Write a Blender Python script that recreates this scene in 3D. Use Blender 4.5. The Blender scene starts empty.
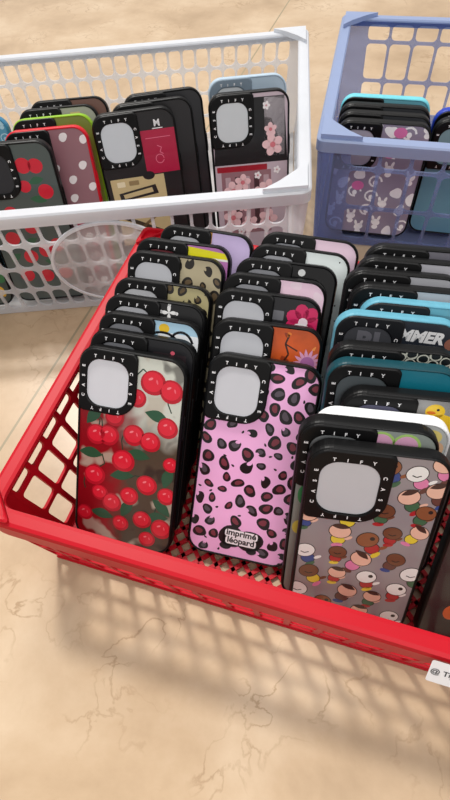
import bpy, bmesh, math, random
from mathutils import Vector, Matrix, Euler

scn = bpy.context.scene
col = scn.collection
R = random.Random

# ------------------------------------------------------------------ materials
def lin(c):
    return tuple((x/12.92 if x <= .04045 else ((x+.055)/1.055)**2.4) for x in (v/255 for v in c))

_m = {}
def mat(name, rgb, rough=.4, metal=0., alpha=1., noise=.06, nscale=60., coat=0., bump=0., spec=.5, trans=0.):
    """procedural plastic / print material: slightly mottled principled, optionally see-through"""
    key = (name, rgb, rough, metal, alpha, noise, nscale, coat, bump, spec, trans)
    if key in _m: return _m[key]
    m = bpy.data.materials.new(name); m.use_nodes = True
    nt = m.node_tree; nt.nodes.clear()
    N = nt.nodes.new; L = nt.links.new
    out = N('ShaderNodeOutputMaterial'); b = N('ShaderNodeBsdfPrincipled')
    tc = N('ShaderNodeTexCoord'); no = N('ShaderNodeTexNoise'); no.inputs['Scale'].default_value = nscale
    no.inputs['Detail'].default_value = 3
    L(tc.outputs['Object'], no.inputs['Vector'])
    mx = N('ShaderNodeMixRGB'); c = lin(rgb)
    mx.inputs[1].default_value = (*[x*(1-noise) for x in c], 1); mx.inputs[2].default_value = (*[min(1, x*(1+noise)) for x in c], 1)
    L(no.outputs['Fac'], mx.inputs[0]); L(mx.outputs[0], b.inputs['Base Color'])
    b.inputs['Roughness'].default_value = rough; b.inputs['Metallic'].default_value = metal
    b.inputs['Coat Weight'].default_value = coat; b.inputs['Coat Roughness'].default_value = .08
    b.inputs['Specular IOR Level'].default_value = spec
    if bump:
        bp = N('ShaderNodeBump'); bp.inputs['Strength'].default_value = bump; bp.inputs['Distance'].default_value = .002
        L(no.outputs['Fac'], bp.inputs['Height']); L(bp.outputs[0], b.inputs['Normal'])
    last = b.outputs[0]
    if trans:
        tl = N('ShaderNodeBsdfTranslucent'); L(mx.outputs[0], tl.inputs['Color'])
        ms = N('ShaderNodeMixShader'); ms.inputs[0].default_value = trans
        L(last, ms.inputs[1]); L(tl.outputs[0], ms.inputs[2]); last = ms.outputs[0]
    if alpha < 1:
        t = N('ShaderNodeBsdfTransparent'); t.inputs[0].default_value = (*[.35+.65*min(1, x*1.3) for x in c], 1)
        ms = N('ShaderNodeMixShader'); ms.inputs[0].default_value = alpha
        L(t.outputs[0], ms.inputs[1]); L(last, ms.inputs[2]); last = ms.outputs[0]
    L(last, out.inputs[0])
    _m[key] = m
    return m

BLACK = (9, 9, 10)
def rubber(c=BLACK): return mat('rubber', c, .42, noise=.15, nscale=200, spec=.22)
def ink(c): return mat('print', c, .32, noise=.05, nscale=140, coat=.25)

# ------------------------------------------------------------------ object helpers
def link(name, me, parent=None):
    o = bpy.data.objects.new(name, me); col.objects.link(o)
    if parent is not None: o.parent = parent
    return o
def tag(o, label=None, cat=None, group=None, kind=None):
    for k, v in (('label', label), ('category', cat), ('group', group), ('kind', kind)):
        if v: o[k] = v
    return o
def to_mesh(name, bm, mats, smooth=False):
    bmesh.ops.recalc_face_normals(bm, faces=bm.faces[:])
    me = bpy.data.meshes.new(name); bm.to_mesh(me); bm.free()
    for m in mats: me.materials.append(m)
    for p in me.polygons: p.use_smooth = smooth
    return me
def empty(name, loc, rot=(0, 0, 0)):
    o = bpy.data.objects.new(name, None); o.empty_display_size = .02
    o.location = loc; o.rotation_euler = rot; col.objects.link(o); return o

def rrect(x0, x1, y0, y1, r, n=7):
    """rounded rectangle, CCW from the +x+y corner; r is one radius or (+x+y, -x+y, -x-y, +x-y)"""
    if not isinstance(r, (tuple, list)): r = (r,)*4
    P = []
    for k, (sx, sy) in enumerate(((1, 1), (-1, 1), (-1, -1), (1, -1))):
        q = max(r[k], 1e-5); cx = (x1-q) if sx > 0 else (x0+q); cy = (y1-q) if sy > 0 else (y0+q)
        for i in range(n):
            a = math.pi/2*(k + i/(n-1)); P.append((cx+q*math.cos(a), cy+q*math.sin(a)))
    return P
def loops(bm, rings, closed=True, cap0=False, cap1=False, mi=0):
    V = [[bm.verts.new(p) for p in r] for r in rings]
    n = len(V[0])
    for a, b in zip(V, V[1:]):
        for i in range(n if closed else n-1):
            j = (i+1) % n
            f = bm.faces.new((a[i], a[j], b[j], b[i])); f.material_index = mi; f.smooth = True
    if cap0: bm.faces.new(V[0][::-1]).material_index = mi
    if cap1: bm.faces.new(V[-1]).material_index = mi
    return V
def box(bm, p0, p1, mi=0, M=None):
    vs = [Vector((x, y, z)) for z in (p0[2], p1[2]) for y in (p0[1], p1[1]) for x in (p0[0], p1[0])]
    if M is not None: vs = [M @ v for v in vs]
    v = [bm.verts.new(q) for q in vs]
    for f in ((0,1,3,2), (4,6,7,5), (0,4,5,1), (2,3,7,6), (0,2,6,4), (1,5,7,3)):
        bm.faces.new([v[i] for i in f]).material_index = mi
def bar(bm, a, b, w, h, mi=0, up=(0, 0, 1)):
    a, b = Vector(a), Vector(b); d = (b-a); L = d.length; d.normalize()
    u = Vector(up); s = d.cross(u).normalized(); u = s.cross(d).normalized()
    M = Matrix(((d.x, s.x, u.x, a.x), (d.y, s.y, u.y, a.y), (d.z, s.z, u.z, a.z), (0, 0, 0, 1)))
    box(bm, (0, -w/2, -h/2), (L, w/2, h/2), mi, M)

_glyph = {}
def glyphs(s, bold=.0):
    """flat filled outlines of a string from the built-in font: (verts, faces, width) at size 1"""
    k = (s, bold)
    if k not in _glyph:
        c = bpy.data.curves.new('text_outline', 'FONT'); c.body = s; c.size = 1; c.offset = bold; c.resolution_u = 3
        c.fill_mode = 'FRONT' if False else c.fill_mode
        o = bpy.data.objects.new('text_outline', c); col.objects.link(o)
        dg = bpy.context.evaluated_depsgraph_get(); dg.update()
        ev = o.evaluated_get(dg); me = ev.to_mesh()
        V = [(v.co.x, v.co.y) for v in me.vertices]; F = [tuple(p.vertices) for p in me.polygons]
        ev.to_mesh_clear(); bpy.data.objects.remove(o); bpy.data.curves.remove(c)
        xs = [p[0] for p in V] or [0]; ys = [p[1] for p in V] or [0]
        _glyph[k] = (V, F, min(xs), max(xs), min(ys), max(ys))
    return _glyph[k]
def put_text(bm, s, cx, cy, size, fn, rot=0, mi=0, bold=.02, shear=0):
    V, F, x0, x1, y0, y1 = glyphs(s, bold)
    mx, my = (x0+x1)/2, (y0+y1)/2; c, sn = math.cos(rot), math.sin(rot)
    vs = []
    for x, y in V:
        a, b = (x-mx+shear*(y-my))*size, (y-my)*size
        vs.append(bm.verts.new(fn(cx+a*c-b*sn, cy+a*sn+b*c)))
    for f in F:
        try: bm.faces.new([vs[i] for i in f]).material_index = mi
        except ValueError: pass

# ------------------------------------------------------------------ phone case geometry
W, H, T = .079, .156, .0105       # width, height, depth; front face lies in the plane y=0, bottom edge at z=0
CR = .0135
RING = dict(a=.0440, b=.0480, u0=.0072, u1=.0378, v0=.0085, v1=.0425)

def bumper_mesh(m, w, h):
    bm = bmesh.new()
    prof = ((.0022, .0010), (.0019, .0003), (.0013, 0), (.0007, .0004), (.0002, .0013), (0, .0026), (0, .0084), (.0005, .0097), (.0016, .0105))
    rings = []
    for ins, y in prof:
        rings.append([(x, y, z) for x, z in rrect(-w/2+ins, w/2-ins, ins, h-ins, max(.002, CR-ins), 9)])
    loops(bm, rings, cap1=True)
    return to_mesh('bumper', bm, [m])
def button_mesh(m, w, z0, z1):
    bm = bmesh.new()
    loops(bm, [[(w/2+d, .0052+a*s, (z0+z1)/2+b*s) for a, b in rrect(-.0016, .0016, -(z1-z0)/2, (z1-z0)/2, .0015, 4)] for d, s in ((-.0006, 1), (.0006, 1), (.0009, .75))], cap1=True)
    return to_mesh('side_button', bm, [m])
def ring_rect(w, h, k):
    g = RING
    return (-w/2+g['u0']*k, -w/2+g['u1']*k, h-g['v1']*k, h-g['v0']*k)
def ring_mesh(m, w, h, k):
    g = RING; bm = bmesh.new()
    wx0, wx1, wz0, wz1 = ring_rect(w, h, k)
    ox0, ox1, oz0, oz1 = -w/2+.0012, -w/2+g['a']*k, h-g['b']*k, h-.0012
    def O(d, y): return [(x, y, z) for x, z in rrect(ox0+d, ox1-d, oz0+d, oz1-d, (.004, CR-.0012-d, .004, .0160*k-d), 8)]
    def I(d, y): return [(x, y, z) for x, z in rrect(wx0-d, wx1+d, wz0-d, wz1+d, .0100*k+d, 8)]
    loops(bm, [O(0, .0012), O(0, -.0004), O(.0004, -.0010), O(.0010, -.0013), I(.0010, -.0013), I(.0004, -.0010), I(0, -.0003), I(0, .0022)])
    return to_mesh('camera_ring', bm, [m])
def window_mesh(m, w, h, k):
    bm = bmesh.new(); a = ring_rect(w, h, k)
    bm.faces.new([bm.verts.new((x, -.0001, z)) for x, z in rrect(a[0]-.0003, a[1]+.0003, a[2]-.0003, a[3]+.0003, .0095*k, 8)])
    return to_mesh('camera_window', bm, [m])
def lettering_mesh(m, w, h, k):
    bm = bmesh.new(); g = RING
    x0, x1, z0, z1 = ring_rect(w, h, k); fn = lambda a, b: (a, -.00145, b)
    cx, cz = (x0+x1)/2, (z0+z1)/2
    hx, hz = (x1-x0)/2+.0023, (z1-z0)/2+.0023
    for i, ch in enumerate('CASE'):
        d = (-.0105+.0072*i)*k
        put_text(bm, ch, cx-hx, cz+d, .0031, fn, math.pi/2, bold=.035)
        put_text(bm, ch, cx+hx, cz-d, .0031, fn, -math.pi/2, bold=.035)
    for i, ch in enumerate('TIFY'):
        d = (-.0092+.0066*i)*k
        put_text(bm, ch, cx+d, cz+hz, .0031, fn, 0, bold=.035)
        put_text(bm, ch, cx-d, cz-hz, .0031, fn, math.pi, bold=.035)
    return to_mesh('lettering', bm, [m])

class Plate:
    """the printed back of one case: a base sheet with flat print layers drawn in (u,v) metres, u from the left edge, v up"""
    def __init__(s, base, w=W, h=H):
        s.bm = bmesh.new(); s.w, s.h = w, h; s.mats = [base]; s.k = 0; s.oy = H-h if h > .14 else 0   # prints are laid out from the top edge
        s.bm.faces.new([s.bm.verts.new((x, .0009, z)) for x, z in rrect(-w/2+.002, w/2-.002, .002, h-.002, CR-.002, 8)])
    def mi(s, m):
        if isinstance(m, tuple): m = ink(m)
        if m not in s.mats: s.mats.append(m)
        return s.mats.index(m)
    def P(s, u, v):
        e = .0021; r = CR-.002; x = min(max(u, e), s.w-e); z = min(max(v-s.oy, e), s.h-e)
        cx = min(max(x, e+r), s.w-e-r); cz = min(max(z, e+r), s.h-e-r); d = math.hypot(x-cx, z-cz)
        if d > r: x, z = cx+(x-cx)*r/d, cz+(z-cz)*r/d
        return (x-s.w/2, .0009-.00004*min(s.k, 17), z)
    def poly(s, pts, c):
        if max(p[0] for p in pts) < .003 or min(p[0] for p in pts) > s.w-.003 or max(p[1] for p in pts)-s.oy < .003 or min(p[1] for p in pts)-s.oy > s.h-.003: return
        f = s.bm.faces.new([s.bm.verts.new(s.P(*p)) for p in pts]); f.material_index = s.mi(c)
    def layer(s): s.k += 1
    def ell(s, u, v, ru, rv, c, rot=0, n=18, wob=0, rnd=None):
        a0 = (rnd.random()*6.28 if rnd else 0); cr, sr = math.cos(rot), math.sin(rot); P = []
        for i in range(n):
            a = 6.283*i/n; q = 1 + (wob*(.6*math.sin(2*a+a0)+.55*math.sin(3*a+2.3*a0)+.12*math.sin(4*a+3*a0)) if wob else 0)
            x, y = ru*q*math.cos(a), rv*q*math.sin(a); P.append((u+x*cr-y*sr, v+x*sr+y*cr))
        s.poly(P, c)
    def rect(s, u0, u1, v0, v1, c, r=.0008): s.poly(rrect(u0, u1, v0, v1, r, 4), c)
    def leaf(s, u, v, l, wd, rot, c):
        cr, sr = math.cos(rot), math.sin(rot); P = []
        for i in range(9): t = i/8; P.append((l*(t-.5), wd*math.sin(math.pi*t)))
        for i in range(1, 8): t = 1-i/8; P.append((l*(t-.5), -wd*.7*math.sin(math.pi*t)))
        s.poly([(u+x*cr-y*sr, v+x*sr+y*cr) for x, y in P], c)
    def stroke(s, pts, wd, c):
        for (a, b) in zip(pts, pts[1:]):
            d = math.hypot(b[0]-a[0], b[1]-a[1]) or 1e-9; nx, ny = -(b[1]-a[1])/d*wd/2, (b[0]-a[0])/d*wd/2
            s.poly([(a[0]+nx, a[1]+ny), (a[0]-nx, a[1]-ny), (b[0]-nx, b[1]-ny), (b[0]+nx, b[1]+ny)], c)
    def flower(s, u, v, r, c, cc, n=5, rot=0):
        for i in range(n):
            a = rot+6.283*i/n; s.ell(u+r*.6*math.cos(a), v+r*.6*math.sin(a), r*.48, r*.4, c, a, 12)
        s.layer(); s.ell(u, v, r*.28, r*.28, cc, 0, 10)
    def text(s, t, u, v, size, c, rot=0, bold=.02, shear=0):
        put_text(s.bm, t, u, v, size, lambda a, b: s.P(a, b), rot, s.mi(c), bold, shear)
    def mesh(s): return to_mesh('back_plate', s.bm, s.mats)

_cache = {}
def cached(kind, fn, *a):
    k = (kind,) + a
    if k not in _cache: _cache[k] = fn(*a)
    return _cache[k]

ZF = .0105
def phone_case(pos, plate, label, group, bump=BLACK, ring=None, win=(206, 208, 214), letters=(236, 236, 238), k=1.0, w=W, h=H, z=ZF, button=None, bumper_mat=None, dot=None):
    x, y, yaw, lean = pos[:4]; roll = pos[4] if len(pos) > 4 else 0
    rot = (Matrix.Rotation(yaw, 3, 'Z') @ Matrix.Rotation(-lean, 3, 'X') @ Matrix.Rotation(roll, 3, 'Y')).to_euler('XYZ')
    t = empty('phone_case', Vector((x, y, z)) + rot.to_matrix() @ Vector((w/2, 0, 0)), rot)
    tag(t, label, 'phone case', group)
    bmat = bumper_mat or rubber(bump)
    link('bumper', cached('bumper', bumper_mesh, bmat, w, h), t)
    link('back_plate', plate.mesh(), t)
    rg = link('camera_ring', cached('ring', ring_mesh, rubber(ring or BLACK), w, h, k), t)
    wm = mat('paper_insert', win, .75, noise=.05, nscale=50)
    link('camera_window', cached('window', window_mesh, wm, w, h, k), rg)
    link('lettering', cached('letters', lettering_mesh, mat('white_ink', letters, .5), w, h, k), rg)
    bt = link('side_button', cached('button', button_mesh, rubber(button or bump), w, h*.62, h*.74), t)
    if button: tag(bt, 'pale side button')
    return t

# ------------------------------------------------------------------ prints
def spots(w, h, gap, rnd, tries=4000):
    P = []
    for _ in range(tries):
        u, v = rnd.uniform(.004, w-.004), rnd.uniform(.004, h-.004)
        if all((u-a)**2+((v-b)*.95)**2 > gap*gap for a, b in P): P.append((u, v))
    return P
def leopard(base, dark, inner, seed, gap=.0084, size=.0034, label=False, pinkin=None):
    p = Plate(mat('print_base', base, .35, noise=.04, coat=.2)); r = R(seed)
    S = spots(W, H, gap, r)
    p.layer()
    info = []
    for u, v in S:
        if label and abs(u-.0405) < .0165 and abs(v-.0175) < .0105: continue
        k = r.uniform(.75, 1.25); rot = r.uniform(0, 3.14); sq = r.uniform(.68, .92); a = size*k
        p.ell(u, v, a, a*sq, dark, rot, 22, .11, r); info.append((u, v, a, a*sq, rot))
    for u, v in spots(W, H, gap*.95, R(seed+1)):
        if min((u-a)**2+(v-b)**2 for a, b in S) > (gap*.62)**2 and not (label and abs(u-.0405) < .0165 and abs(v-.0175) < .0105):
            p.ell(u, v, .0013, .0008, dark, r.uniform(0, 3), 9, .15, r)
    p.layer()
    for u, v, a, b, rot in info:
        q = r.random()
        if q < .8:
            c = inner if not pinkin or q < .55 else pinkin
            p.ell(u+a*.1*math.cos(rot), v+a*.08, a*.58, b*.52, c, rot, 12, .15, r)
        if q > .72: p.ell(u+a*.75*math.cos(rot+.6), v+a*.75*math.sin(rot+.6), a*.42, b*.35, base, rot, 8)
    if label:
        p.layer(); p.ell(.0335, .0185, .0100, .0088, dark, .1, 20, .06, r); p.ell(.0475, .0175, .0105, .0085, dark, 0, 20, .06, r); p.rect(.027, .056, .0115, .0245, dark, .003); p.ell(.030, .010, .0045, .003, dark); p.ell(.050, .0095, .004, .003, dark)
        p.layer(); p.rect(.0285, .0535, .0182, .0244, (244, 240, 244), .002); p.rect(.0295, .0530, .0122, .0184, (244, 240, 244), .002)
        p.layer(); p.text('imprimé', .041, .0212, .0068, (20, 16, 20), bold=.03); p.text('léopard', .0413, .0152, .0068, (20, 16, 20), bold=.03)
    return p
def cherries():
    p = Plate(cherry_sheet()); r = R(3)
    def uv(X, Y):
        Xr = 395-(Y-100)*.12; t = (Y-60)/650
        return (W*(X-50)/(Xr-50), H*(1-t**.97))
    gr, dk = (38, 84, 58), (30, 60, 44)
    p.layer()
    for pts in (((285, 120), (258, 100), (240, 118)), ((330, 135), (335, 190), (345, 215)), ((130, 300), (128, 275), (108, 255)), ((118, 300), (122, 280), (110, 258)),
                ((195, 375), (190, 330), (198, 305)), ((110, 445), (138, 420), (130, 388)), ((80, 470), (75, 500), (80, 520)), ((265, 440), (230, 440), (215, 452)), ((300, 580), (285, 560), (290, 540))):
        p.stroke([uv(*q) for q in pts], .0009, dk)
    p.layer()
    for X, Y, rot in ((300, 235, -.25), (240, 370, -.05), (95, 393, 0), (190, 450, .2), (105, 265, .9), (130, 603, -.1), (305, 535, -.7), (205, 562, 1.1), (330, 425, 1.3), (265, 640, .9), (290, 575, .2)):
        p.leaf(*uv(X, Y), .019, .0050, rot, gr)
    p.layer()
    C = [(290, 135, 1.12), (346, 152, 1.05), (238, 188, .85), (332, 264, .95), (168, 258, .9), (113, 326, .98), (150, 322, .98), (228, 306, 1), (278, 318, .95), (195, 398, 1.08), (108, 466, 1.02), (265, 465, .98),
         (212, 516, .9), (124, 525, .8), (160, 552, .95), (248, 592, .9), (302, 612, 1), (322, 490, .85), (185, 622, .8), (338, 380, .7), (80, 610, .8), (260, 660, .8)]
    for X, Y, k in C: p.ell(*uv(X, Y), .0082*k, .0082*k, (186, 14, 38), 0, 22, .03, r)
    p.layer()
    for X, Y, k in C:
        u, v = uv(X, Y); p.ell(u-.0004*k, v+.0006*k, .0066*k, .0064*k, (224, 30, 54), 0, 20); 
    p.layer()
    for X, Y, k in C:
        u, v = uv(X, Y); p.ell(u-.0018*k, v+.0024*k, .0017*k, .0008*k, (246, 128, 138), .5, 10)
        p.ell(u+.0024*k, v+.001*k, .0006*k, .0016*k, (240, 100, 116), .3, 8)
    return p
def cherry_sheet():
    """glossy sheet with mirror-like red, pale and dark reflections painted into its colour"""
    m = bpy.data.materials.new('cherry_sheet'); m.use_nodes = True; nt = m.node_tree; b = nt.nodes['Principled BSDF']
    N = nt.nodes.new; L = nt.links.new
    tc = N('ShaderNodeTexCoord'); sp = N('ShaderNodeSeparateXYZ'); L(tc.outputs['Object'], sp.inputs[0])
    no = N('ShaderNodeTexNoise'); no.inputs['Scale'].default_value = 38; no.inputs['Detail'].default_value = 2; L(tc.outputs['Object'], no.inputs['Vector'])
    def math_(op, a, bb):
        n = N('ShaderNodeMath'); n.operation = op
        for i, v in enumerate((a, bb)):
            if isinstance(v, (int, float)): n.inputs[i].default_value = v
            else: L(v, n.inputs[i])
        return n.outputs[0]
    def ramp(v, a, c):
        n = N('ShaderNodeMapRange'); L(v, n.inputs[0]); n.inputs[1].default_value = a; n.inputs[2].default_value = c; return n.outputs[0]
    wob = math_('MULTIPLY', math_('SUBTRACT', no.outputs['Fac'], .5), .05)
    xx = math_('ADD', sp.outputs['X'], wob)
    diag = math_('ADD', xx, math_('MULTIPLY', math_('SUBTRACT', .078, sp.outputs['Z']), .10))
    red = math_('MULTIPLY', ramp(diag, .006, -.008), ramp(sp.outputs['Z'], .122, .112))  # painted-in reflections: red at lower left, pale towards the top, dark streaks
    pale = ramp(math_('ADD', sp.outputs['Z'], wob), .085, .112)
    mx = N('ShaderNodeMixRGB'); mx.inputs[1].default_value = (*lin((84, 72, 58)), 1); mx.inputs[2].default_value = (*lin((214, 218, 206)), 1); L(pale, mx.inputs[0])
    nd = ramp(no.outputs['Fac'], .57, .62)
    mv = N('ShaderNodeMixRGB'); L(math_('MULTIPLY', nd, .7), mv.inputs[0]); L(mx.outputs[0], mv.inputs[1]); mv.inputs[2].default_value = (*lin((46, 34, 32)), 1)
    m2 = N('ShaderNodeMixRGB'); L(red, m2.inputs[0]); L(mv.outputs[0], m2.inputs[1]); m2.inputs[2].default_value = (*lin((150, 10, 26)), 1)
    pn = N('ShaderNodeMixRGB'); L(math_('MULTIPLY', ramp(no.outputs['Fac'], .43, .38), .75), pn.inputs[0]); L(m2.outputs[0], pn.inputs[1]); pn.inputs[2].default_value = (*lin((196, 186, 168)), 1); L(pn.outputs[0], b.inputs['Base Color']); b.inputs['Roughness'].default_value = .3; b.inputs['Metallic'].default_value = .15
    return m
def stickers(base, seed=5):
    """an all-over print of plain round and oval sticker shapes, outlined, in peach, brown, white and bright colours"""
    p = Plate(mat('clear_sheet', base, .3, noise=.04, coat=.3), W, .1515); r = R(seed)
    S = spots(W, H, .0150, r); r.shuffle(S)
    heads = [(238, 190, 168), (240, 240, 238), (142, 84, 52), (238, 190, 168), (112, 66, 44), (240, 240, 238)]
    bodies = [(178, 32, 42), (44, 72, 140), (232, 208, 60), (60, 104, 74), (226, 130, 176), (178, 32, 42), (98, 58, 52)]
    out = (34, 26, 28)
    A = []
    for i, (u, v) in enumerate(S):
        k = r.uniform(1.1, 1.35); a = r.uniform(-.7, .7); A.append((u, v, k, a, heads[i % 6], bodies[(i*3) % 7], i))
    p.layer()
    for u, v, k, a, hd, bd, i in A:
        du, dv = -math.sin(-a)*.0052*k, -.0052*k
        p.ell(u+du, v+dv, .0037*k, .0038*k, out, a, 16)
    p.layer()
    for u, v, k, a, hd, bd, i in A:
        du, dv = -math.sin(-a)*.0052*k, -.0052*k
        p.ell(u+du, v+dv, .0033*k, .0034*k, bd, a, 16); p.ell(u+du*1.75, v+dv*1.75, .0028*k, .0014*k, bodies[(i*3+2) % 7], a+.3, 12); p.ell(u+du*1.1+.0045*k, v+dv*.75, .0022*k, .0010*k, hd, .6, 10)
    p.layer()
    for u, v, k, a, hd, bd, i in A: p.ell(u, v, .0053*k, .0047*k, out, a, 20)
    p.layer()
    for u, v, k, a, hd, bd, i in A: p.ell(u, v, .0049*k, .0043*k, hd, a, 20)
    p.layer()
    for u, v, k, a, hd, bd, i in A:
        if i % 3 == 0: p.leaf(u, v+.0028*k, .0085*k, .0019*k, a, (60, 34, 30))
        elif i % 3 == 1: p.stroke([(u-.002*k, v-.001*k), (u, v-.0018*k), (u+.002*k, v-.0008*k)], .0007, out)
        else: p.ell(u+.002*k, v+.001*k, .0012*k, .0012*k, out, 0, 10)
    return p
def plain(c, rough=.35, h=H, **kw): return Plate(mat('print_base', c, rough, coat=.2, **kw), W, h)
def doodles(p, c, seed, gap=.013, n=3, top=0, lw=.0011, k=1.0):
    r = R(seed); p.layer()
    for u, v in spots(p.w, p.h, gap, r):
        if v < top: continue
        q = r.randrange(n); a = r.uniform(-.5, .5)
        if q == 0: p.ell(u, v, .0042*k, .0034*k, c, r.random()*3, 16, .2, r)
        elif q == 1: p.ell(u, v, .0032*k, .0024*k, c, a, 14); p.ell(u-.0022*k, v+.0028*k, .0010*k, .0022*k, c, .3, 10); p.ell(u+.0018*k, v+.0030*k, .0010*k, .0022*k, c, -.3, 10); p.ell(u, v-.0036*k, .0022*k, .0018*k, c, 0, 10)
        else: p.stroke([(u+.0042*k*math.cos(t*.7), v+.0036*k*math.sin(t*.7)) for t in range(8)], lw, c); p.ell(u, v-.001*k, .0016*k, .0018*k, c)
    return p

# ------------------------------------------------------------------ crates
def panel(bm, C, us, vs, barw, r, th, solid=(), mi=0, oval=None):
    """latticed wall: C = corners (u0v0, u1v0, u1v1, u0v1); cell edges us, vs in 0..1; rounded openings"""
    C = [Vector(c) for c in C]
    Lu = ((C[1]-C[0]).length+(C[2]-C[3]).length)/2; Lv = ((C[3]-C[0]).length+(C[2]-C[1]).length)/2
    nrm = (C[1]-C[0]).cross(C[3]-C[0]).normalized()
    def M(x, y, o):
        u, v = x/Lu, y/Lv
        return (C[0]*(1-u)+C[1]*u)*(1-v)+(C[3]*(1-u)+C[2]*u)*v+nrm*o
    X = [u*Lu for u in us]; Y = [v*Lv for v in vs]
    for i in range(len(X)-1):
        for j in range(len(Y)-1):
            x0, x1, y0, y1 = X[i], X[i+1], Y[j], Y[j+1]
            hole = (i, j) not in solid and j not in solid
            if oval and hole:
                cx, cy = (x0+x1)/2/Lu, (y0+y1)/2/Lv
                if ((cx-oval[0])/oval[2])**2+((cy-oval[1])/oval[3])**2 < 1: hole = False
            if not hole:
                for o in (-th/2, th/2): bm.faces.new([bm.verts.new(M(x, y, o)) for x, y in ((x0, y0), (x1, y0), (x1, y1), (x0, y1))]).material_index = mi
                continue
            n = 5; b = barw/2; rr = min(r, (x1-x0)/2-b-1e-4, (y1-y0)/2-b-1e-4)
            I = rrect(x0+b, x1-b, y0+b, y1-b, rr, n); O = []
            for k, (sx, sy) in enumerate(((1, 1), (-1, 1), (-1, -1), (1, -1))):
                for q in range(n):
                    px, py = I[k*n+q]; ex, ey = (x1 if sx > 0 else x0), (y1 if sy > 0 else y0)
                    first_x = (k % 2 == 0)
                    if q == n//2: O.append((ex, ey))
                    elif (q < n//2) == first_x: O.append((ex, py))
                    else: O.append((px, ey))
            rings = [[M(x, y, th/2) for x, y in O], [M(x, y, th/2) for x, y in I], [M(x, y, -th/2) for x, y in I], [M(x, y, -th/2) for x, y in O]]
            V = loops(bm, rings, mi=mi)
    for f in bm.faces: f.smooth = False
    E_ = [((0, 0), (1, 0)), ((1, 0), (1, 1)), ((1, 1), (0, 1)), ((0, 1), (0, 0))]
    for a, b in E_:
        bm.faces.new([bm.verts.new(M(x*Lu, y*Lv, o)) for (x, y), o in ((a, -th/2), (b, -th/2), (b, th/2), (a, th/2))]).material_index = mi
def lerp(n): return [i/n for i in range(n+1)]
def poly_round(C, r, n=5):
    """rounds the corners of a 2D polygon"""
    P = []; N = len(C)
    for i in range(N):
        p, a, b = Vector(C[i]), Vector(C[i-1]), Vector(C[(i+1) % N])
        d0, d1 = (a-p).normalized(), (b-p).normalized()
        s, e = p+d0*r, p+d1*r
        for k in range(n):
            t = k/(n-1); P.append(s*(1-t)**2+p*2*t*(1-t)+e*t*t)
    return P
def offset_poly(C, d):
    """moves the sides of a CCW 2D polygon inward by d"""
    N = len(C); out = []
    for i in range(N):
        p, a, b = Vector(C[i]), Vector(C[i-1]), Vector(C[(i+1) % N])
        e0, e1 = (p-a).normalized(), (b-p).normalized()
        n0, n1 = Vector((-e0.y, e0.x)), Vector((-e1.y, e1.x))
        bis = (n0+n1).normalized(); out.append(p+bis*(d/max(.2, bis.dot(n0))))
    return out
def rim_mesh(name, C, r, z, prof, m):
    """rim swept round the CCW plan C; prof = (inward, dz) points"""
    bm = bmesh.new(); rings = []
    for ins, dz in prof + prof[:1]:
        rings.append([(p.x, p.y, z+dz) for p in poly_round(offset_poly(C, ins), max(.002, r-ins*.6), 7)])
    loops(bm, rings); me = to_mesh(name, bm, [m]); return me

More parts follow.
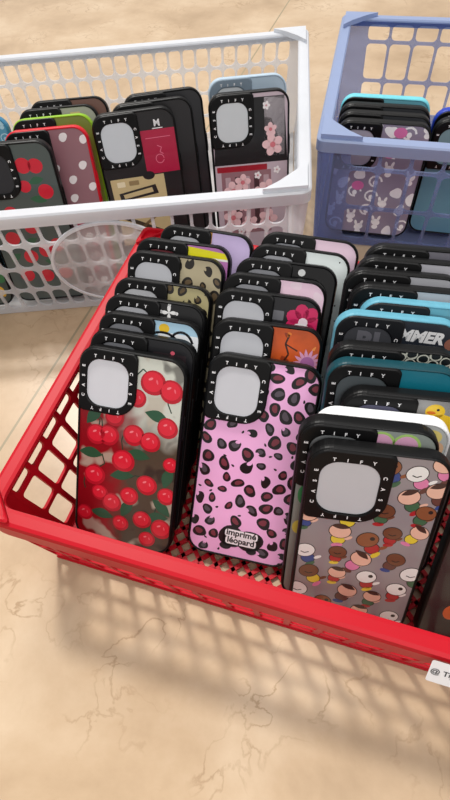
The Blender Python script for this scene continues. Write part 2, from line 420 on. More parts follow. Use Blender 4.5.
# ================================================================== SCENE
# ---- floor: polished beige stone tiles with fine veins and one joint beside the basket
def floor_mat():
    m = bpy.data.materials.new('stone_tile'); m.use_nodes = True; nt = m.node_tree; b = nt.nodes['Principled BSDF']
    N = nt.nodes.new; L = nt.links.new
    tc = N('ShaderNodeTexCoord')
    n1 = N('ShaderNodeTexNoise'); n1.inputs['Scale'].default_value = 7; n1.inputs['Detail'].default_value = 8; n1.inputs['Roughness'].default_value = .62; n1.inputs['Distortion'].default_value = .2
    n2 = N('ShaderNodeTexNoise'); n2.inputs['Scale'].default_value = 34; n2.inputs['Detail'].default_value = 6; n2.inputs['Distortion'].default_value = .4
    L(tc.outputs['Object'], n1.inputs['Vector']); L(tc.outputs['Object'], n2.inputs['Vector'])
    r1 = N('ShaderNodeValToRGB'); e = r1.color_ramp.elements
    e[0].position = .32; e[0].color = (*lin((170, 145, 116)), 1); e[1].position = .68; e[1].color = (*lin((206, 184, 156)), 1)
    x = e.new(.5); x.color = (*lin((190, 165, 135)), 1)
    L(n1.outputs['Fac'], r1.inputs[0])
    vein = N('ShaderNodeValToRGB'); v = vein.color_ramp.elements
    v[0].position = .478; v[0].color = (1, 1, 1, 1); v[1].position = .522; v[1].color = (1, 1, 1, 1)
    q = v.new(.5); q.color = (.70, .64, .57, 1)
    L(n2.outputs['Fac'], vein.inputs[0])
    n3 = N('ShaderNodeTexNoise'); n3.inputs['Scale'].default_value = 14; L(tc.outputs['Object'], n3.inputs['Vector'])
    mr = N('ShaderNodeMapRange'); mr.inputs[1].default_value = .5; mr.inputs[2].default_value = .68; L(n3.outputs['Fac'], mr.inputs[0])
    mul = N('ShaderNodeMixRGB'); mul.blend_type = 'MULTIPLY'; L(mr.outputs[0], mul.inputs[0]); L(r1.outputs[0], mul.inputs[1]); L(vein.outputs[0], mul.inputs[2])
    # tile joints
    mp = N('ShaderNodeMapping'); mp.inputs['Location'].default_value = (.0817, .32, 0); mp.inputs['Rotation'].default_value = (0, 0, .033)
    L(tc.outputs['Object'], mp.inputs['Vector'])
    sp = N('ShaderNodeSeparateXYZ'); L(mp.outputs[0], sp.inputs[0])
    def joint(o):
        a = N('ShaderNodeMath'); a.operation = 'PINGPONG'; a.inputs[1].default_value = .4; L(o, a.inputs[0])
        c = N('ShaderNodeMath'); c.operation = 'LESS_THAN'; c.inputs[1].default_value = .0012; L(a.outputs[0], c.inputs[0]); return c.outputs[0]
    mxx = N('ShaderNodeMath'); mxx.operation = 'MAXIMUM'; L(joint(sp.outputs[0]), mxx.inputs[0]); mxx.inputs[1].default_value = 0
    jj = N('ShaderNodeMixRGB'); L(mxx.outputs[0], jj.inputs[0]); L(mul.outputs[0], jj.inputs[1]); jj.inputs[2].default_value = (*lin((150, 138, 112)), 1)
    L(jj.outputs[0], b.inputs['Base Color']); b.inputs['Roughness'].default_value = .30; b.inputs['Specular IOR Level'].default_value = .35
    return m
bm = bmesh.new(); S = 4
bm.faces.new([bm.verts.new(p) for p in ((-S, -S, 0), (S, -S, 0), (S, S, 0), (-S, S, 0))])
fl = link('floor', to_mesh('floor', bm, [floor_mat()])); tag(fl, kind='structure')

# ---- red basket -----------------------------------------------------------------
RED = mat('red_plastic', (190, 8, 30), .46, noise=.05, nscale=40, spec=.28, trans=.08)
BW, BD, BH = .405, .290, .1008
bk = empty('plastic_basket', (BW/2, BD/2, 0))
tag(bk, 'red plastic lattice basket on the tiled floor, packed with columns of phone cases', 'basket')
def bchild(name, me, label=None):
    o = link(name, me, bk); o.location = (-BW/2, -BD/2, 0); return tag(o, label)
plan = [(0, 0), (BW, 0), (BW, BD), (0, BD)]
bchild('rim', rim_mesh('rim', plan, .017, BH, [(0, -.020), (0, -.003), (.0012, -.0006), (.0035, 0), (.0095, -.0002), (.0118, -.001), (.0124, -.003), (.0116, -.0045), (.0040, -.0045), (.0030, -.0060), (.0030, -.020)], RED))
# walls taper inward to the floor
TI = .0115
def wall(p0, p1, q0, q1, n, sol, vs):
    b = bmesh.new()
    panel(b, (q0, q1, p1, p0), lerp(n), vs, .0042, .003, .0024, solid=sol)
    return to_mesh('side_panel', b, [RED])
zt, zb = BH-.005, .0016
i0, i1 = .0030, TI
A0 = [(i0, i0), (BW-i0, i0), (BW-i0, BD-i0), (i0, BD-i0)]; A1 = [(i1+.006, i1), (BW-i1-.006, i1), (BW-i1-.006, BD-i1), (i1+.006, BD-i1)]
for k, n in enumerate((18, 13, 18, 13)):
    j = (k+1) % 4
    bchild('side_panel', wall((*A0[k], zt), (*A0[j], zt), (*A1[k], zb), (*A1[j], zb), n, *(({0, 4}, [0, .05, .31, .57, .83, 1]) if k == 0 else ({0}, [0, .07, .42, .78, 1]))))
# floor: diagonal lattice with a border
b = bmesh.new(); fx0, fx1, fy0, fy1 = i1+.007, BW-i1-.007, i1+.001, BD-i1-.001
for (a, c) in (((fx0, fy0), (fx1, fy0)), ((fx1, fy0), (fx1, fy1)), ((fx1, fy1), (fx0, fy1)), ((fx0, fy1), (fx0, fy0))):
    bar(b, (*a, .0018), (*c, .0018), .007, .003)
stp = .0135; w_, h_ = fx1-fx0, fy1-fy0
for s in range(1, int((w_+h_)/stp)+1):
    d = s*stp
    xa, ya = (d, 0) if d < w_ else (w_, d-w_); xb, yb = (0, d) if d < h_ else (d-h_, h_)
    bar(b, (fx0+xa, fy0+ya, .0018), (fx0+xb, fy0+yb, .0018), .0032, .0026)
    bar(b, (fx1-xa, fy0+ya, .0018), (fx1-xb, fy0+yb, .0018), .0032, .0026)
bchild('base_grid', to_mesh('base_grid', b, [RED]))
# corner posts: solid webs closing each corner
for k, (cx, cy, sx, sy) in enumerate(((0, 0, 1, 1), (BW, 0, -1, 1), (BW, BD, -1, -1), (0, BD, 1, -1))):
    b = bmesh.new()
    def web(d, z0, z1, e0, e1):
        top = [(cx+sx*e0, cy+sy*(e0+d)), (cx+sx*(e0+d*.25), cy+sy*(e0+d*.25)), (cx+sx*(e0+d), cy+sy*e0)]
        bot = [(cx+sx*(e1+.004), cy+sy*(e1+d)), (cx+sx*(e1+.004+d*.25), cy+sy*(e1+d*.25)), (cx+sx*(e1+.006+d), cy+sy*e1)]
        n = len(top)
        V0 = [b.verts.new((*p, z1)) for p in top]; V1 = [b.verts.new((*p, z0)) for p in bot]
        for i in range(n-1): b.faces.new((V0[i], V0[i+1], V1[i+1], V1[i]))
    web(.020, .0025, BH-.006, .0045, .0125)
    # raised cup on the rim corner
    rr = []
    for ins, z in ((.002, -.001), (.002, .0022), (.0032, .0030), (.0048, .0026), (.0054, -.0008)):
        T3 = [(cx+sx*ins*1.2, cy+sy*(ins*1.2)), (cx+sx*(.030-ins*1.6), cy+sy*ins*1.0), (cx+sx*ins*1.0, cy+sy*(.030-ins*1.6))]
        if sx*sy < 0: T3 = [T3[0], T3[2], T3[1]]
        rr.append([(p.x, p.y, BH+z) for p in poly_round(T3, .0055, 5)])
    loops(b, rr)
    bchild('corner_post', to_mesh('corner_post', b, [RED]))
# sticker on the front rim
b = bmesh.new(); fnS = lambda a, c: (a, .0, c)
sx0, sx1 = .2775, .2995
fn = lambda a, c: (a, -.0010-.55*(.0145-c), BH-.0015-.80*(.0145-c))
b.faces.new([b.verts.new(fn(x, y)) for x, y in rrect(sx0, sx1, -.001, .0145, .0012, 4)])
fn2 = lambda a, c: (a, -.0012-.55*(.0145-c), BH-.0014-.80*(.0145-c))
put_text(b, '@ Tip', .2845, .0068, .0048, fn2, 0, 1, .012)
tg = bchild('sticker', to_mesh('sticker', b, [mat('paper', (240, 238, 240), .6), mat('grey_ink', (60, 60, 66), .6)]), 'white paper sticker with small grey print')

# ---- phone cases in the basket --------------------------------------------------
POS = {
'L0':(0.0304,0.0266,0.0656,0.6794),'L1':(0.0312,0.0426,0.0655,0.6795),'L2':(0.0293,0.0594,0.0708,0.7028),'L3':(0.0269,0.0769,0.0701,0.6955),
'L4':(0.0256,0.0950,0.0738,0.7163),'L5':(0.0282,0.1277,0.0744,0.6346),'L6':(0.0292,0.1435,0.0767,0.6328),'L7':(0.0381,0.1640,0.0278,0.6343),
'M0':(0.1202,0.0409,0.0755,0.7309),'M1':(0.1175,0.0733,0.1069,0.6832),'M2':(0.1094,0.1032,0.0891,0.6597),'M3':(0.1103,0.1209,0.0909,0.6693),
'M4':(0.1149,0.1392,0.0872,0.6605),'M5':(0.1192,0.1575,0.0578,0.6605),'M6':(0.1235,0.1734,0.0577,0.6607),
'R0':(0.2016,0.0146,0.1346,0.4461),'R1':(0.1935,0.0273,0.1346,0.4458),'R2':(0.2005,0.0419,0.1337,0.4453),'R3':(0.2136,0.0577,0.1328,0.4449),
'R4':(0.2016,0.0700,0.1327,0.4447),'R5':(0.2006,0.0837,0.1324,0.4445),'R6':(0.1974,0.1115,0.1012,0.4346),'R7':(0.2116,0.1268,0.1011,0.4339),
'R8':(0.2028,0.1397,0.1012,0.4338),'R9':(0.1972,0.1528,0.1012,0.4337),'R10':(0.2031,0.1677,0.1009,0.4306),'R11':(0.2072,0.1818,0.1010,0.4306),
'X0':(0.2870,0.0230,0.1346,0.4461),
}
for k_, v_ in list(POS.items()):      # the left and middle columns sag a little to the left
    if k_[0] == 'M': POS[k_] = (v_[0]-.0038, *v_[1:], .026)
    if k_[0] == 'L': POS[k_] = (v_[0]-.0030, *v_[1:], .020)
GL, GM, GR = 'phone cases in the left column of the red basket', 'phone cases in the middle column of the red basket', 'phone cases in the right column of the red basket'

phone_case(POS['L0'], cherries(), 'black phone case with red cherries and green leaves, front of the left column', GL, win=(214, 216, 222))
p = plain((22, 22, 26)); p.layer(); p.rect(.048, .072, .05, .146, (44, 34, 38)); p.layer(); p.ell(.062, .1467, .0016, .0014, (214, 90, 110))
phone_case(POS['L1'], p, 'plain black phone case directly behind the cherry case', GL, win=(120, 122, 128))
p = plain((176, 214, 236)); p.layer(); p.rect(.044, .079, .12, .138, (238, 242, 246)); p.rect(.046, .079, .1375, .1462, (240, 244, 248), .003); p.ell(.0506, .1490, .0040, .0034, (238, 196, 40))
p.layer(); p.stroke([(.050+.013*math.cos(a*.25), .136+.010*math.sin(a*.25)) for a in range(0, 14)], .0018, (18, 18, 22)); p.stroke([(.064+.010*math.cos(a*.25), .134+.014*math.sin(a*.25)) for a in range(2, 11)], .0018, (18, 18, 22)); p.ell(.070, .132, .005, .004, (60, 140, 200))
phone_case(POS['L2'], p, 'black phone case with pale blue print, yellow dot and black curves', GL, win=(132, 134, 140))
p = plain((20, 20, 22)); p.layer()
for a in range(4):
    c, s = math.cos(a*math.pi/2), math.sin(a*math.pi/2); p.leaf(.0507+.0034*c, .1475+.0034*s, .0072, .0016, a*math.pi/2, (240, 240, 240)); p.ell(.0507+.0060*c, .1475+.0060*s, .0013, .0013, (240, 240, 240), 0, 8)
phone_case(POS['L3'], p, 'black phone case with a small white cross beside its lens window', GL, win=(190, 192, 198))
phone_case(POS['L4'], leopard((176, 166, 122), (30, 24, 18), (92, 74, 44), 21, .0095, .0042), 'olive leopard phone case just behind the white cross case', GL, win=(196, 198, 202))
phone_case(POS['L5'], leopard((186, 174, 142), (34, 28, 22), (104, 86, 62), 33, .0105, .0046), 'beige leopard phone case with a wide pale lens window', GL, win=(200, 202, 208))
p = plain((196, 124, 190)); p.layer(); p.rect(.03, .079, .1462, .156, (244, 236, 20), .0005); p.rect(.03, .079, .1445, .1462, (250, 250, 240), .0002)
phone_case(POS['L6'], p, 'black phone case with a yellow band above purple', GL, win=(112, 40, 50))
p = plain((210, 190, 234)); p.layer(); p.rect(.038, .0445, .110, .156, (190, 132, 50), .0005)
phone_case(POS['L7'], p, 'lavender phone case with an amber stripe, last of the left column', GL, win=(196, 198, 204))

phone_case(POS['M0'], leopard((246, 182, 230), (14, 7, 12), (122, 48, 62), 7, .0091, .0045, True, (84, 74, 84)), 'pink leopard print phone case with a small caption, front of the middle column', GM, win=(202, 204, 210))
p = plain((206, 84, 22), noise=.35, nscale=90); p.layer(); r_ = R(4)
for i in range(16): p.ell(r_.uniform(.044, .075), r_.uniform(.10, .15), r_.uniform(.001, .004), r_.uniform(.001, .003), r_.choice([(236, 128, 40), (150, 52, 14), (240, 150, 70)]), r_.random()*3, 10, .3, r_)
p.stroke([(.055, .15), (.053, .143), (.056, .136), (.052, .128)], .0013, (60, 24, 10)); p.stroke([(.053, .143), (.062, .139)], .001, (60, 24, 10)); p.layer()
for i in range(14):
    a = i*.4488; p.leaf(.070+.006*math.cos(a), .131+.006*math.sin(a), .009, .0014, a, (226, 160, 200))
p.layer(); p.ell(.070, .131, .005, .005, (180, 110, 170)); 
phone_case(POS['M1'], p, 'black phone case with rusty orange marble and a spiky pink flower', GM, win=(204, 206, 212))
p = plain((24, 24, 28)); p.layer(); p.rect(.040, .052, .1375, .1445, (112, 112, 118)); p.flower(.0665, .138, .0125, (214, 30, 96), (244, 220, 230), 7); p.layer(); p.ell(.0655, .134, .006, .0032, (246, 240, 242))
phone_case(POS['M2'], p, 'black phone case with a hot pink flower, behind the orange case', GM, win=(206, 208, 214))
p = plain((250, 214, 234)); doodles(p, (250, 224, 238), 2)
phone_case(POS['M3'], p, 'black phone case with a baby pink print, behind the hot pink flower', GM, win=(160, 162, 168))
p = plain((10, 10, 12), .15); p.layer(); p.ell(.0510, .1490, .0028, .0026, (225, 228, 228))
phone_case(POS['M4'], p, 'glossy all black phone case with one white dot and a pale side button', GM, win=(150, 152, 158), button=(214, 226, 222), bumper_mat=mat('gloss_black', (12, 12, 14), .16))
p = plain((240, 252, 250)); p.layer(); r_ = R(8)
for u, v in spots(W, H, .010, r_): p.ell(u, v, .0006, .0007, (30, 30, 34), 0, 8)
phone_case(POS['M5'], p, 'mint white phone case with tiny black dots in the middle column', GM, win=(176, 178, 184))
phone_case(POS['M6'], plain((250, 218, 238)), 'pale pink phone case, last of the middle column', GM, win=(150, 152, 158))

phone_case(POS['R0'], stickers((150, 142, 146)), 'grey clear phone case covered in colourful round stickers, front of the right column', GR, h=.1515, win=(198, 198, 202), k=1.1)
p = plain((150, 158, 152), h=.1535); p.layer(); g_, k_ = (176, 214, 120), (236, 176, 210)
for d, c in ((0, g_), (.0016, k_)):
    for u in (.0415, .0555): p.ell(u+.005, .1445, .0082-d, .0085-d, c)
    p.poly([(.0390+d, .1415), (.0680-d, .1415), (.0535, .124+d*1.5)], c); p.layer()
p.ell(.007, .072, .004, .006, (226, 214, 90)); p.ell(.008, .10, .004, .008, (50, 150, 90))
phone_case(POS['R1'], p, 'black framed clear phone case with a pink heart edged in green', GR, h=.1535, win=(120, 124, 126))
p = plain((196, 200, 198), h=.1465); p.layer(); p.ell(.0675, .146, .006, .005, (240, 220, 130)); p.ell(.072, .138, .004, .005, (236, 190, 150))
phone_case(POS['R2'], p, 'clear phone case with a white frame, behind the heart case', GR, h=.1465, bump=(236, 238, 240), win=(210, 212, 214))
p = plain((150, 150, 150), h=.150); p.layer(); p.ell(.0545, .1465, .0056, .0050, (244, 204, 50)); p.ell(.061, .1385, .008, .006, (244, 204, 50), -.5); p.layer(); p.ell(.0525, .1455, .0026, .0011, (226, 120, 40)); p.ell(.0560, .1478, .0009, .0009, (20, 20, 20), 0, 8); p.ell(.016, .138, .002, .004, (40, 40, 130))
phone_case(POS['R3'], p, 'black framed grey clear phone case with a yellow duckling', GR, h=.150, win=(92, 92, 116))
phone_case(POS['R4'], plain((16, 118, 138)), 'dark teal phone case in the right column', GR, bump=(16, 66, 76), win=(74, 82, 86))
p = plain((18, 18, 20)); r_ = R(14); BB = [(.030+.0066*i+r_.uniform(-.0006, .0006), .1500-.0058*j+r_.uniform(-.0005, .0005)+(.003 if i % 2 else 0)) for i in range(8) for j in range(4)]
p.layer()
for u, v in BB: p.ell(u, v, .0036, .0032, (200, 200, 186), 0, 14, .08, r_)
p.layer(); r_ = R(14)
for u, v in BB: p.ell(u, v, .0028, .0024, (18, 18, 20), 0, 14, .08, r_)
phone_case(POS['R5'], p, 'black phone case with white bubble outlines, behind the teal case', GR, win=(40, 42, 44))
p = plain((38, 44, 54)); p.layer(); p.text('SUMMER', .0500, .1445, .0105, (238, 240, 242), -.02, .05, .2); p.stroke([(.046, .131), (.050, .124)], .001, (238, 240, 242)); p.stroke([(.054, .131), (.052, .122)], .001, (238, 240, 242))
p.poly([(.052, .132), (.060, .134), (.058, .127)], (226, 120, 170)); p.poly([(.062, .131), (.071, .130), (.068, .137)], (214, 100, 150)); p.ell(.0745, .141, .004, .004, (150, 96, 80))
t_ = phone_case(POS['R6'], p, 'sky blue framed phone case reading SUMMER in white letters', GR, bump=(98, 164, 186), ring=(24, 26, 30), win=(58, 60, 66))
# shadowy lettering showing inside that case's window
b = bmesh.new(); x0, x1, z0, z1 = ring_rect(W, H, 1); put_text(b, 'BL', (x0+x1)/2+.003, z1-.010, .019, lambda a, c: (a, -.0003, c), 0, 0, .05)
link('window_print', to_mesh('window_print', b, [mat('grey_ink', (104, 104, 112), .5)]), [c for c in t_.children if c.name.startswith('camera_ring')][0])
p = plain((110, 178, 196)); p.layer(); p.rect(.04, .079, .0, .150, (96, 150, 166))
phone_case(POS['R7'], p, 'sky blue framed phone case standing behind the SUMMER case', GR, bump=(98, 164, 186), ring=(24, 26, 30), win=(60, 64, 70))
phone_case(POS['R8'], plain((188, 190, 196)), 'black framed grey phone case just behind the sky blue pair', GR, win=(70, 72, 76))
phone_case(POS['R9'], plain((182, 184, 190)), 'black framed grey phone case, second behind the sky blue pair', GR, win=(66, 66, 72))
phone_case(POS['R10'], plain((190, 190, 198)), 'black framed grey phone case, third behind the sky blue pair', GR, win=(60, 60, 66))
p = plain((120, 118, 128)); p.layer(); p.rect(.062, .079, .13, .156, (190, 170, 226))
phone_case(POS['R11'], p, 'black framed phone case with a lavender patch, last of the right column', GR, win=(60, 60, 66))
p = plain((42, 38, 42), .25); p.layer(); p.ell(.020, .060, .006, .009, (214, 96, 40)); p.ell(.030, .045, .007, .006, (120, 44, 40)); p.ell(.018, .034, .005, .007, (214, 96, 40))
phone_case(POS['X0'], p, 'smoky black phone case with orange marks at the right photo edge', 'phone cases at the far right of the red basket')

# ---- clear crates behind --------------------------------------------------------
def crate(name, label, C, Hc, m_wall, m_rim, nu, nside, vs, oval=None, taper=.006, rimw=.013, slot=(.0048, .006), gusset=True, solid={0}, ends=1):
    ctr = sum((Vector(c) for c in C), Vector((0, 0)))/4
    t = empty(name, (ctr.x, ctr.y, 0)); tag(t, label, 'crate', 'clear crates behind the red basket')
    def ch(n, me, lb=None):
        o = link(n, me, t); o.location = (-ctr.x, -ctr.y, 0); return tag(o, lb)
    ch('rim', rim_mesh('rim', C, .010, Hc, [(0, -.012), (0, -.0015), (.0015, 0), (rimw-.0015, 0), (rimw, -.0015), (rimw, -.003), (.003, -.003), (.0025, -.012)], m_rim))
    top = offset_poly(C, .003); bot = offset_poly(C, .003+taper)
    for k in range(4):
        j = (k+1) % 4; n = nu if k % 2 == 0 else nside
        b = bmesh.new()
        panel(b, ((*bot[k], .002), (*bot[j], .002), (*top[j], Hc-.003), (*top[k], Hc-.003)), lerp(n), vs, slot[0], slot[1], .0022, solid=solid | {(e, q) for q in range(9) for e in list(range(ends))+[n-1]}, oval=oval if k == 0 else None)
        ch('side_panel', to_mesh('side_panel', b, [m_wall]))
    b = bmesh.new(); P = offset_poly(C, .005+taper)
    loops(b, [[(p.x, p.y, z) for p in P] for z in (.001, .0035)], cap0=True, cap1=True)
    ch('base', to_mesh('base', b, [m_wall]))
    if gusset:
        for k in range(4):
            p, a, c = Vector(C[k]), Vector(C[k-1]), Vector(C[(k+1) % 4]); d0, d1 = (a-p).normalized(), (c-p).normalized()
            q = [p+(d0+d1)*.004, p+d1*.044+d0*.004, p+d1*.030+d0*.014, p+d0*.030+d1*.014, p+d0*.044+d1*.004]
            b = bmesh.new(); loops(b, [[(v.x, v.y, Hc+z) for v in q] for z in (-.0015, .004)], cap0=True, cap1=True); ch('corner_plate', to_mesh('corner_plate', b, [m_rim]))
    return t, ch
WALLW = mat('clear_plastic', (232, 234, 238), .3, alpha=.52, noise=.03, trans=.35)
RIMW = mat('frosted_plastic', (232, 235, 240), .32, alpha=.90, noise=.03, trans=.3)
ux = Vector((.937, .350)).normalized()
FR = Vector((.1455, .3395)); FLc = FR - ux*.50; sd = Vector((-.205, .979)); BR = FR+sd*.34; BLc = FLc+sd*.34
t, ch = crate('storage_crate', 'frosted white slotted crate with an oval plate, behind the left of the basket', [FLc, FR, BR, BLc], .125, WALLW, RIMW, 28, 18, [0, .05, .26, .50, .74, .955, 1], slot=(.0029, .006), solid={0, 5})
# oval plate on the front wall
b = bmesh.new(); nn = Vector((ux.y, -ux.x)); c0 = FR - ux*.1900; 
def ov(s, off, zc=.064):
    return [(*(c0+ux*(.0600*s*math.cos(a))+nn*(off - .0035*(1-(zc+.049*s*math.sin(a))/.125))), zc+.049*s*math.sin(a)) for a in [6.283*i/48 for i in range(48)]]
loops(b, [ov(1, -.0015), ov(1, .0018), ov(.955, .0024), ov(.94, .0010)], mi=1); loops(b, [ov(.94, .0010), ov(.5, .0012)], cap1=True)
o = ch('oval_plate', to_mesh('oval_plate', b, [mat('plate_plastic', (216, 212, 212), .35, alpha=.46, noise=.03, trans=.3), RIMW]), 'blank frosted oval plate')

WALLB = mat('blue_clear_plastic', (166, 178, 212), .3, alpha=.30, noise=.03, trans=.3)
RIMB = mat('blue_frosted_plastic', (168, 184, 218), .32, alpha=.80, noise=.03, trans=.2)
bx = Vector((.998, .060)).normalized(); by = Vector((-.075, .997))
BL0 = Vector((.1330, .4220)); BR0 = BL0+bx*.40
crate('storage_crate', 'bluish clear crate standing behind the right of the basket', [BL0, BR0, BR0+by*.30, BL0+by*.30], .125, WALLB, RIMB, 13, 10, [0, .06, .41, .79, .965, 1], slot=(.0036, .005), solid={0, 4}, ends=1)

# ---- cases in the white crate
GW = 'phone cases in the frosted white crate'
def tilt(x, y, yaw, lean): return (x, y, yaw, lean)
p = plain((26, 24, 26)); p.layer(); p.rect(.0440, .079, .099, .138, (176, 18, 62)); p.rect(.006, .060, .030, .098, (206, 186, 138)); 
p.layer(); p.text('M', .0610, .1435, .0080, (236, 236, 238), 0, .03); p.rect(.0560, .0660, .1385, .1393, (236, 236, 238), .0003)
p.stroke([(.059+.004*math.cos(a*.5), .112+.004*math.sin(a*.5)) for a in range(13)], .0007, (224, 110, 140)); p.stroke([(.058, .124), (.062, .122), (.060, .118), (.063, .116)], .0007, (224, 110, 140)); p.stroke([(.048, .131), (.072, .131)], .0006, (224, 110, 140))
p.poly([(.012, .084), (.050, .089), (.052, .080), (.013, .076)], (26, 24, 26)); p.rect(.012, .020, .090, .095, (236, 224, 190)); p.rect(.024, .034, .0905, .095, (150, 128, 88)); p.ell(.045, .098, .006, .004, (26, 24, 26)); p.stroke([(.012, .06), (.050, .04)], .004, (60, 48, 30)); p.stroke([(.014, .038), (.052, .062)], .003, (120, 96, 60))
p.layer(); p.poly([(.016, .0825), (.046, .0865), (.047, .0820), (.017, .0785)], (206, 186, 138))
phone_case((-.0505, .3172, .4565, .2786), p, 'black phone case with a crimson card print above beige shapes', GW, win=(206, 212, 218))
p = plain((196, 180, 190), .3); p.layer(); p.rect(.0, .079, .092, .156, (18, 18, 20)); p.rect(.054, .074, .098, .150, (186, 180, 186)); p.rect(.004, .056, .085, .0905, (160, 20, 40)); p.rect(.008, .060, .02, .085, (150, 110, 118))
p.layer()
for x in range(5): p.rect(.012+.010*x, .0175+.010*x, .03, .080, (70, 44, 50) if x % 2 else (186, 160, 168))
p.layer()
for (u, v, s) in ((.020, .066, .0095), (.030, .074, .008), (.046, .058, .010), (.056, .066, .009), (.062, .108, .010), (.060, .122, .006), (.018, .038, .010), (.036, .030, .009), (.056, .034, .010), (.030, .050, .006)): p.flower(u, v, s, (240, 200, 204), (214, 120, 130), 5, u*90)
p.layer()
for (u, v) in ((.012, .054), (.034, .050), (.046, .080), (.066, .084), (.012, .022), (.066, .050), (.056, .143), (.026, .022)): p.flower(u, v, .0036, (246, 240, 242), (220, 150, 160), 5)
phone_case((.0431, .3733, .3685, .2923), p, 'black phone case with pale pink flowers at the right end of the white crate', GW, win=(206, 212, 216))
p = plain((74, 84, 82)); p.layer()
for (u, v, k) in ((.050, .136, 1), (.061, .135, .95), (.064, .112, 1), (.046, .118, .8), (.066, .090, 1), (.052, .092, .9), (.04, .08, 1), (.025, .095, .9), (.06, .06, 1), (.047, .055, 1), (.03, .05, 1), (.018, .07, 1), (.06, .03, 1), (.04, .028, 1), (.02, .03, 1)): p.ell(u, v, .0072*k, .0068*k, (206, 16, 46), 0, 18, .03, R(2))
p.leaf(.058, .122, .015, .004, .2, (40, 92, 62)); p.leaf(.055, .105, .016, .004, -.2, (40, 92, 62)); p.leaf(.035, .065, .016, .004, .5, (40, 92, 62)); p.leaf(.05, .042, .016, .004, -.3, (40, 92, 62)); p.leaf(.015, .05, .014, .004, .6, (40, 92, 62))
phone_case((-.1480, .2455, .36, .27), p, 'black framed clear phone case with big cherries in the white crate', GW, win=(40, 40, 44))
p = plain((150, 104, 112)); p.layer()
for u, v in spots(W, H, .0155, R(12)): p.ell(u, v, .0042, .0036, (240, 232, 232), .6, 14, .08, R(1)); p.ell(u+.006, v-.006, .0045, .004, (196, 60, 96), .6, 12, .1, R(3)) if v < .09 else None
phone_case((-.1240, .2690, .38, .37), p, 'red framed phone case with white spots, behind the big cherry case', GW, bump=(206, 24, 40), win=(150, 150, 150))
p = plain((120, 140, 50)); phone_case((-.1290, .2890, .38, .41), p, 'lime green framed phone case behind the red framed one', GW, bump=(140, 186, 40), win=(150, 150, 150))
p = plain((170, 168, 160)); p.layer(); p.rect(.052, .062, .138, .150, (214, 190, 140)); p.flower(.048, .142, .006, (240, 240, 238), (210, 210, 190))
phone_case((-.1330, .3070, .37, .42), p, 'black framed phone case with a cream patch, behind the lime green one', GW, win=(60, 60, 64))
p = plain((120, 84, 70)); phone_case((-.1300, .3240, .37, .42), p, 'black framed brown phone case behind the cream patch one', GW, win=(60, 60, 64))
p = plain((60, 70, 66)); p.layer(); r_ = R(9)
for u, v in spots(W, H, .014, r_): p.ell(u, v, .006, .005, r_.choice([(224, 176, 40), (222, 110, 30), (44, 110, 60), (44, 110, 60)]), r_.random()*3, 14, .12, r_)
phone_case((-.2230, .2145, .36, .27), p, 'black phone case with green and orange fruit at the left photo edge', GW, win=(44, 44, 48))
p = plain((90, 160, 190)); doodles(p, (176, 220, 236), 6, .012)
phone_case((-.2120, .2700, .38, .38), p, 'cyan patterned phone case at the upper left photo edge', GW, bump=(60, 130, 170), win=(120, 160, 176))
phone_case((-.0395, .3370, .4565, .30), plain((30, 28, 30)), 'black phone case directly behind the crimson card case', GW, win=(90, 92, 96))
phone_case((-.0350, .3560, .4565, .32), plain((34, 34, 38)), 'black phone case, second behind the crimson card case', GW, win=(90, 92, 96))
p = plain((176, 196, 212), .3); phone_case((.0340, .4020, .3685, .31), p, 'pale blue phone case peeking out left of the pink flower case', GW, bump=(176, 196, 212), ring=(120, 136, 150), win=(200, 206, 210))

# ---- cases in the blue crate
GB = 'phone cases in the bluish crate'
BWc, BHc = .092, .119
p = Plate(mat('clear_sheet', (146, 138, 158), .3), BWc, BHc); doodles(p, (246, 246, 248), 19, .0150, 3, 0, .0020, 1.55); p.layer()
for u, v in ((.056, .090), (.03, .055), (.062, .11)): p.ell(u, v, .0065, .005, (222, 120, 176))
def bpos(s, d, lean): q = BL0+bx*s+by*d; return (q.x, q.y, .06, lean)
phone_case(bpos(.018, .016, .16), p, 'black framed clear phone case with white doodles inside the bluish crate', GB, w=BWc, h=BHc, win=(170, 166, 180))
phone_case(bpos(.0175, .032, .16), Plate(mat('print_base', (60, 62, 66)), BWc, BHc), 'plain black phone case, next behind the white doodle case', GB, w=BWc, h=BHc, win=(70, 70, 76))
phone_case(bpos(.017, .048, .16), Plate(mat('print_base', (60, 62, 66)), BWc, BHc), 'plain black phone case, second behind the white doodle case', GB, w=BWc, h=BHc, win=(70, 70, 76))
phone_case(bpos(.017, .065, .16), Plate(mat('print_base', (110, 180, 196)), BWc, BHc), 'cyan framed phone case behind the black ones in the bluish crate', GB, bump=(110, 200, 214), w=BWc, h=BHc, win=(120, 150, 160))
phone_case(bpos(.112, .030, .16), Plate(mat('print_base', (100, 150, 170)), BWc, BHc), 'black framed teal phone case at the right photo edge in the bluish crate', GB, w=BWc, h=BHc, win=(120, 150, 160))
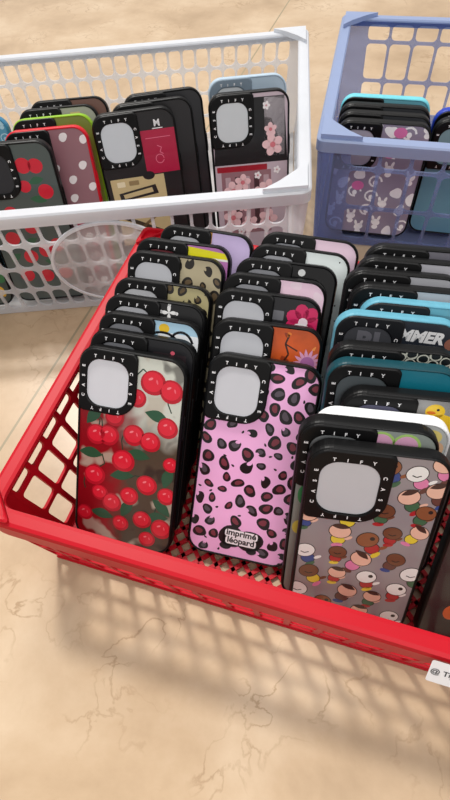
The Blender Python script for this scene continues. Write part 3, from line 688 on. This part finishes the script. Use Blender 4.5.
phone_case(bpos(.112, .048, .16), Plate(mat('print_base', (40, 60, 150)), BWc, BHc), 'royal blue phone case at the upper right photo edge', GB, bump=(34, 60, 170), w=BWc, h=BHc, win=(120, 150, 160))

# ------------------------------------------------------------------ light
w = bpy.data.worlds.new('World'); scn.world = w; w.use_nodes = True
bg = w.node_tree.nodes['Background']; bg.inputs[0].default_value = (1.0, .97, .95, 1); bg.inputs[1].default_value = .50
ld = bpy.data.lights.new('sun', 'SUN'); ld.energy = 2.0; ld.angle = math.radians(7); ld.color = (1, .96, .90)
lo = bpy.data.objects.new('sun', ld); col.objects.link(lo)
lo.rotation_euler = Vector((.48, -.52, -1)).to_track_quat('-Z', 'Y').to_euler()
for (loc, e, sz) in (((-.5, 1.3, 1.9), 22, .9), ((.75, -.75, 1.7), 14, 1.0)):  # second lamp is a front fill, added to brighten case faces and rim
    ad = bpy.data.lights.new('overhead_fill', 'AREA'); ad.energy = e; ad.size = sz; ad.color = (1, .98, .96)
    ao = bpy.data.objects.new('overhead_fill', ad); col.objects.link(ao); ao.location = loc
    ao.rotation_euler = (Vector((.15, .15, 0))-Vector(loc)).to_track_quat('-Z', 'Y').to_euler()

# ------------------------------------------------------------------ camera
cx, cy, cz, pitch, yaw, roll, f = .19727, -.05578, .39146, .98453, -.36604, -.09136, 496.33466
F = Vector((math.sin(yaw)*math.cos(pitch), math.cos(yaw)*math.cos(pitch), -math.sin(pitch)))
r0 = Vector((math.cos(yaw), -math.sin(yaw), 0)); u0 = r0.cross(F)
rv = math.cos(roll)*r0+math.sin(roll)*u0; uv_ = -math.sin(roll)*r0+math.cos(roll)*u0
cam = bpy.data.cameras.new('camera'); co = bpy.data.objects.new('camera', cam); col.objects.link(co)
co.matrix_world = Matrix(((rv.x, uv_.x, -F.x, cx), (rv.y, uv_.y, -F.y, cy), (rv.z, uv_.z, -F.z, cz), (0, 0, 0, 1)))
cam.sensor_fit = 'VERTICAL'; cam.sensor_height = 36; cam.lens = f*36/800; cam.clip_start = .01
scn.camera = co
scn.view_settings.view_transform = 'Standard'; scn.view_settings.look = 'None'
